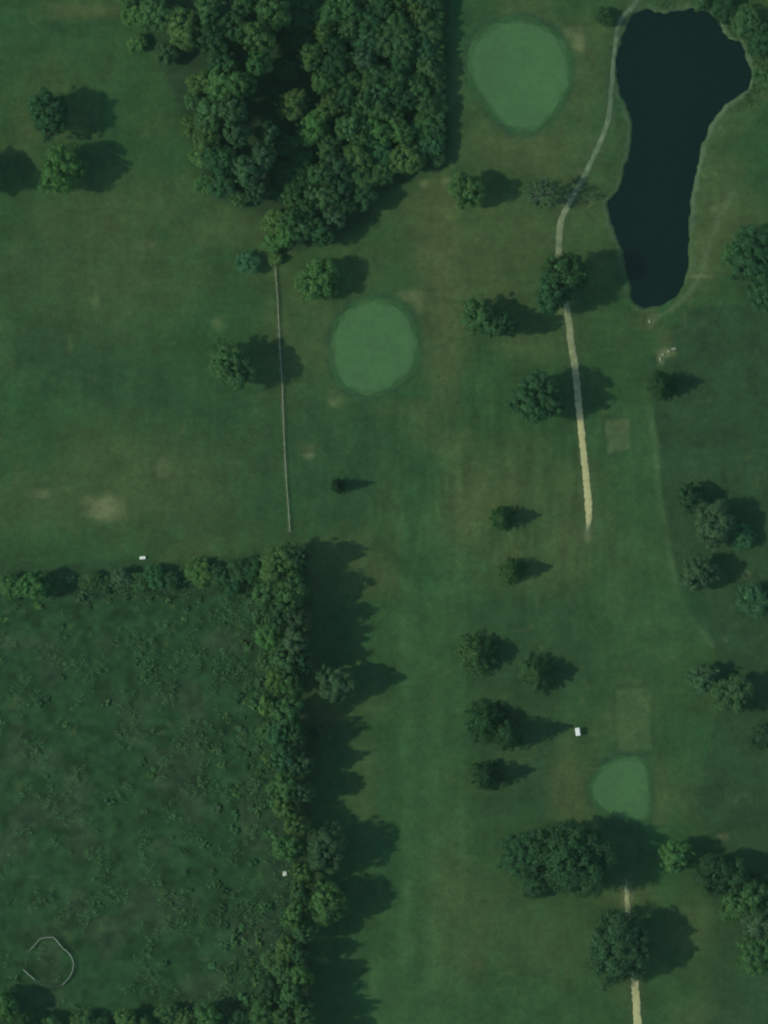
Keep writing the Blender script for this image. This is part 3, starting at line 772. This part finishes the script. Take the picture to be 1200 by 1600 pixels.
for bi, key in enumerate(sorted(sb)):
    for k, (u, v, r) in enumerate(sorted(sb[key])):
        c = rnd.choices(['mid', 'dark', 'grey', 'olive', 'teal'], [5, 2, 3, 2, 2])[0]
        sz = 'larger' if r >= 8 else 'small'
        shrub(u, v, r * rnd.uniform(.85, 1.1), r * S * rnd.uniform(.5, .95), c, f'{sz} {WORDS[c]} shrub in the rough meadow, {ORD[k]} from left in its {ORD[bi]} row down', 'shrubs scattered over the rough meadow')

# tall weeds of the meadow and undergrowth along hedges: nobody could count them
def scatter(name, label, cat, test, n, size, col, seed, box, clump=.5, up=(.2, .9), per=(2, 7)):
    r = np.random.default_rng(seed)
    u = r.uniform(box[0], box[2], n); v = r.uniform(box[1], box[3], n)
    keep = test(u, v) > r.random(n)
    u, v = u[keep], v[keep]
    k = r.integers(per[0], per[1], len(u)); u = np.repeat(u, k) + r.normal(0, clump, k.sum()) / S; v = np.repeat(v, k) + r.normal(0, clump, k.sum()) / S
    hz = ground_h(u, v) + r.uniform(*up, len(u)) * .8
    pos = np.stack([X(u), Y(v), hz], 1)
    me = leaf_mesh(name, pos, unit(r, len(u)) * .8 + np.array((0, 0, .7)), size * r.uniform(.6, 1.5, len(u)), seed + 9)
    o = link(name, me); o.color = col + (1,); tag(o, label, cat, kind='stuff'); return o
def dens_meadow(u, v):
    n_ = vnoise(0, 34, 34, 61, u, v) * .6 + vnoise(0, 12, 12, 62, u, v) * .4
    return sm(.50, .78, n_ + .10 * sm(250, 420, u)) * sm(-4, -18, poly_sd([(-60,925),(420,915),(455,1000),(455,1640),(-60,1640)], u, v))
scatter('meadow_weeds', 'patches of tall weeds all over the rough meadow', 'weeds', dens_meadow, 11000, .15, (.082, .186, .072), 71, (-60, 920, 460, 1640), .40, (.0, 1.7), (6, 26))
def dens_hedge(u, v):
    a = sm(10, -14, poly_sd([(398,880),(470,850),(484,1000),(482,1640),(404,1640),(428,1400),(424,1200),(402,1000)], u, v))
    b = sm(8, -10, poly_sd([(-60,898),(410,882),(420,928),(-60,936)], u, v))
    c = sm(8, -8, poly_sd([(-60,1588),(60,1594),(240,1588),(330,1560),(430,1500),(470,1640),(-60,1660)], u, v))
    return np.maximum(np.maximum(a, b), c) * .8
scatter('hedge_undergrowth', 'dense leafy undergrowth below the hedge trees around the meadow', 'undergrowth', dens_hedge, 9000, .20, (.062, .145, .058), 72, (-60, 850, 500, 1660), .6, (.1, 5.0), (4, 14))
def dens_fence(u, v): return sm(5, 1, line_d(FENCE, u, v)) * .9
scatter('fence_grass', 'pale uncut grass growing along the foot of the fence', 'grass', dens_fence, 7000, .10, (.15, .22, .10), 73, (420, 410, 465, 838), .10, (.0, .25))
def dens_bank(u, v):
    d = poly_sd(POND, u, v)
    east = np.maximum(sm(1085, 1110, u) * sm(190, 150, v), sm(40, 16, v) * sm(985, 1010, u))
    return sm(1, 4, d) * sm(30, 12, d) * east * sm(.35, .6, vnoise(0, 18, 18, 64, u, v) + .1)
scatter('bank_reeds', 'tall green growth on the northeast bank of the pond', 'reeds', dens_bank, 9000, .17, (.075, .155, .060), 74, (960, -30, 1215, 200), .3, (-.3, 1.0))

# ------------------------------------------------------------------ the thin summer haze between ground and camera
hz_mat = bpy.data.materials.new('haze_air'); hz_mat.use_nodes = True
hz_mat.node_tree.nodes.clear()
ho = hz_mat.node_tree.nodes.new('ShaderNodeOutputMaterial'); hv = hz_mat.node_tree.nodes.new('ShaderNodeVolumePrincipled')
hv.inputs['Color'].default_value = (.50, 1.0, .68, 1); hv.inputs['Density'].default_value = HAZE
hz_mat.node_tree.links.new(hv.outputs[0], ho.inputs['Volume'])
hb = MB().box(0, 0, (CAM_H + 20 - 3.4) / 2, 5900, 5900, CAM_H + 20 + 3.4).obj('haze', hz_mat)
tag(hb, 'thin pale summer haze lying over the whole course', 'haze', kind='stuff')

# ------------------------------------------------------------------ fence of the left fairway
FP = resample(FENCE, 3.0 / S)
fz = [gz(u, v) for u, v in FP]
fence = link('post_and_rail_fence', None); fence.location = (X(FP[0][0]), Y(FP[0][1]), fz[0])
tag(fence, 'thin pale post and rail fence running down to the tall hedgerow', 'fence')
post = MB().box(0, 0, .36, .12, .12, 1.12, .96, .02).mesh('post', M_FENCE)
rail = MB().box(.5, 0, 0, 1.0, .08, .09).mesh('rail', M_FENCE)
base = fence.location.copy()
for i, (u, v) in enumerate(FP):
    o = link('post', post, fence); o.location = Vector((X(u), Y(v), fz[i])) - base; o.rotation_euler = (rnd.uniform(-.03, .03), rnd.uniform(-.03, .03), rnd.uniform(-.2, .2))
    if i + 1 < len(FP):
        a = Vector((X(u), Y(v), fz[i])); b_ = Vector((X(FP[i+1][0]), Y(FP[i+1][1]), fz[i+1])); d = b_ - a
        for z in (.42, .85):
            o = link('rail', rail, fence); o.location = a + Vector((0, 0, z)) - base; o.scale = (d.length - .02, 1, 1)
            o.rotation_euler = d.to_track_quat('X', 'Z').to_euler()

# ------------------------------------------------------------------ round pen in the meadow
pen = link('round_pen', None); pc = (78, 1503); pen.location = (X(pc[0]), Y(pc[1]), gz(*pc)); pb_ = pen.location.copy()
tag(pen, 'round pen of pale rail panels in the lower left meadow', 'pen')
PEN = [(46,1485),(54,1477),(62,1467),(72,1464.5),(84,1464),(91,1472),(98,1481),(106,1487),(112,1495),(115,1505),(114,1515),(110,1525),(104,1532),(97,1539)]
GATE = [(36,1514),(45,1522),(55,1531)]
LOW = [(46,1485),(42,1494),(40,1503),(41,1513)]; LOW2 = [(56,1532),(66,1538),(77,1541),(88,1541),(97,1539)]   # slim cable panels, hardly visible
def panel(a, b_, gate=False, slim=False):
    A = Vector((X(a[0]), Y(a[1]), gz(*a))); B = Vector((X(b_[0]), Y(b_[1]), gz(*b_))); d = B - A; L = d.length
    m = MB()
    for z in (.25, .6, .95, 1.3): m.box(L / 2, 0, z, L - .1, .12 if z == 1.3 else .06, .1)
    if slim:
        m = MB()
        for z in (.6, 1.2): m.box(L / 2, 0, z, L - .06, .016, .016)
        m.box(.03, 0, .65, .05, .05, 1.3); m.box(L - .03, 0, .65, .05, .05, 1.3)
    else:
        m.box(.07, 0, .72, .12, .12, 1.44); m.box(L - .07, 0, .72, .12, .12, 1.44)
    if gate: m.box(L / 2, 0, .8, .08, .06, 1.0)
    o = m.obj('gate_panel' if gate else ('cable_panel' if slim else 'rail_panel'), M_STEEL if slim else M_PEN, pen); o.location = A - pb_; o.rotation_euler = (0, 0, math.atan2(d.y, d.x))
for a, b_ in zip(PEN[:-1], PEN[1:]): panel(a, b_)
for a, b_ in zip(LOW[:-1], LOW[1:]): panel(a, b_, False, True)
for a, b_ in zip(LOW2[:-1], LOW2[1:]): panel(a, b_, False, True)
for a, b_ in zip(GATE[:-1], GATE[1:]): panel(a, b_, True)

# ------------------------------------------------------------------ golf cart
def golf_cart(u, v, rot):
    e = link('golf_cart', None); e.location = (X(u), Y(v), gz(u, v)); e.rotation_euler = (0, 0, rot)
    tag(e, 'white roofed golf cart parked at the tip of a long tree shadow', 'golf cart')
    b = MB().box(0, 0, .42, 1.16, 2.2, .16, 1, .05)
    b.box(0, .82, .66, 1.10, .52, .36, .82, .08); b.box(0, -.42, .62, 1.12, .95, .32, .95, .07); b.box(0, -.95, .60, 1.04, .30, .34, .95, .05)
    b.obj('body', M_WHITE, e)
    MB().box(0, -.34, .84, 1.06, .50, .12, .97, .05).obj('seat', M_SEAT, e)
    MB().box(0, -.64, 1.12, 1.06, .11, .46, .95, .04).obj('backrest', M_SEAT, e)
    r = MB().box(0, -.05, 1.86, 1.30, 2.15, .09, .95, .04); ro = r.obj('roof', M_WHITE, e)
    MB().box(0, -.05, 1.935, 1.0, 1.75, .05, .94, .02).obj('roof_rib', M_WHITE, ro)
    for sx in (-1, 1):
        MB().tube([(sx * .53, .80, .72), (sx * .55, .62, 1.82)], [.025, .025], 6).obj('roof_post', M_STEEL, e)
        MB().tube([(sx * .53, -.85, .70), (sx * .55, -.80, 1.82)], [.025, .025], 6).obj('roof_post', M_STEEL, e)
        MB().box(sx * .36, 1.085, .66, .20, .03, .10, .9, .012).obj('headlight', M_STEEL, e)
        for y in (.72, -.72):
            w = MB().tube([(sx * .45, y, .22), (sx * .49, y, .22), (sx * .61, y, .22), (sx * .64, y, .22)], [.17, .225, .225, .17], 16).obj('wheel', M_DARK, e)
            MB().tube([(sx * .62, y, .22), (sx * .65, y, .22)], [.12, .10], 12).obj('hub', M_STEEL, w)
    ws = MB(); ws.v = [(-.50, .80, .86), (.50, .80, .86), (.50, .65, 1.78), (-.50, .65, 1.78), (-.50, .815, .86), (.50, .815, .86), (.50, .665, 1.78), (-.50, .665, 1.78)]
    ws.f = [(3,2,1,0), (4,5,6,7), (0,1,5,4), (1,2,6,5), (2,3,7,6), (3,0,4,7)]; ws.obj('windscreen', M_GLASS, e)
    st = MB(); P = [(-.28 + .17 * math.cos(t), .28 + .11 * math.sin(t), 1.05 + .13 * math.sin(t)) for t in np.linspace(0, 6.283, 15)]
    st.tube(P, [.015] * 15, 5); st.tube([(-.28, .28, 1.05), (-.28, .62, .80)], [.02, .02], 6); st.obj('steering_wheel', M_DARK, e)
golf_cart(902.5, 1143, math.radians(8))

# white chest by the cross hedge, white tank at the hedgerow
e = link('storage_chest', None); e.location = (X(223), Y(871.5), gz(223, 871)); e.rotation_euler = (0, 0, math.radians(6))
tag(e, 'small bright white box on the mown grass above the cross hedge', 'box')
MB().box(0, 0, .34, 1.55, .68, .64, 1.02, .04).obj('box', M_WHITE, e)
MB().box(0, 0, .72, 1.66, .78, .12, .96, .03).obj('lid', M_WHITE, e)
for sx in (-.45, .45): MB().box(sx, -.40, .62, .12, .03, .14, 1, .01).obj('latch', M_STEEL, e)
for sx in (-.6, .6): MB().box(sx, 0, .01, .12, .6, .08).obj('foot', M_DARK, e)
e = link('water_tank', None); e.location = (X(445), Y(1365), gz(445, 1365)); e.rotation_euler = (0, 0, math.radians(5))
tag(e, 'small bright white box at the meadow edge of the tall hedgerow', 'box')
MB().box(0, 0, .62, 1.05, 1.35, 1.1, .98, .10).obj('tank_body', M_WHITE, e)
MB().tube([(0, 0, 1.16), (0, 0, 1.24), (0, 0, 1.27)], [.24, .24, .19], 16).obj('lid', M_WHITE, e)
for y in (-.42, 0, .42): MB().box(0, y, .06, 1.1, .12, .12).obj('pallet_board', M_FENCE, e)

# ------------------------------------------------------------------ pale stones south of the pond
def rock(u, v, a, b_, c, rot, seed, label):
    r = np.random.default_rng(seed); n, m = 10, 6; vs = [(0, 0, c)]; fs = []
    for j in range(1, m):
        ph = math.pi * j / m
        for i in range(n):
            t = 6.283 * i / n; k = 1 + r.normal(0, .10)
            vs.append((a * math.sin(ph) * math.cos(t) * k, b_ * math.sin(ph) * math.sin(t) * k, c * math.cos(ph) * (1 + r.normal(0, .08))))
    vs.append((0, 0, -c)); L = len(vs) - 1
    for i in range(n): fs.append((0, 1 + i, 1 + (i + 1) % n)); fs.append((L, 1 + (m - 2) * n + (i + 1) % n, 1 + (m - 2) * n + i))
    for j in range(m - 2):
        for i in range(n): fs.append((1 + j * n + i, 1 + (j + 1) * n + i, 1 + (j + 1) * n + (i + 1) % n, 1 + j * n + (i + 1) % n))
    o = link('pale_stone', mesh('pale_stone', vs, fs, M_ROCK)); o.location = (X(u), Y(v), gz(u, v) + c * .3); o.rotation_euler = (0, 0, rot)
    tag(o, label, 'stone', 'pale stones south of the pond'); return o
rock(1053,545, .80, .36, .35, .2, 1, 'longest pale stone south of the pond, at the right of its group')
rock(1045,549, .45, .40, .32, .4, 2, 'pale stone south of the pond, just left of the longest one')
rock(1036,554, .42, .36, .30, 1., 3, 'pale stone south of the pond, in the middle of the chain')
rock(1032,562, .34, .62, .30, .1, 4, 'upright oval pale stone just above the dark pointed conifer')
rock(1015,502, .32, .55, .28, .2, 5, 'single pale stone right at the south tip of the pond')
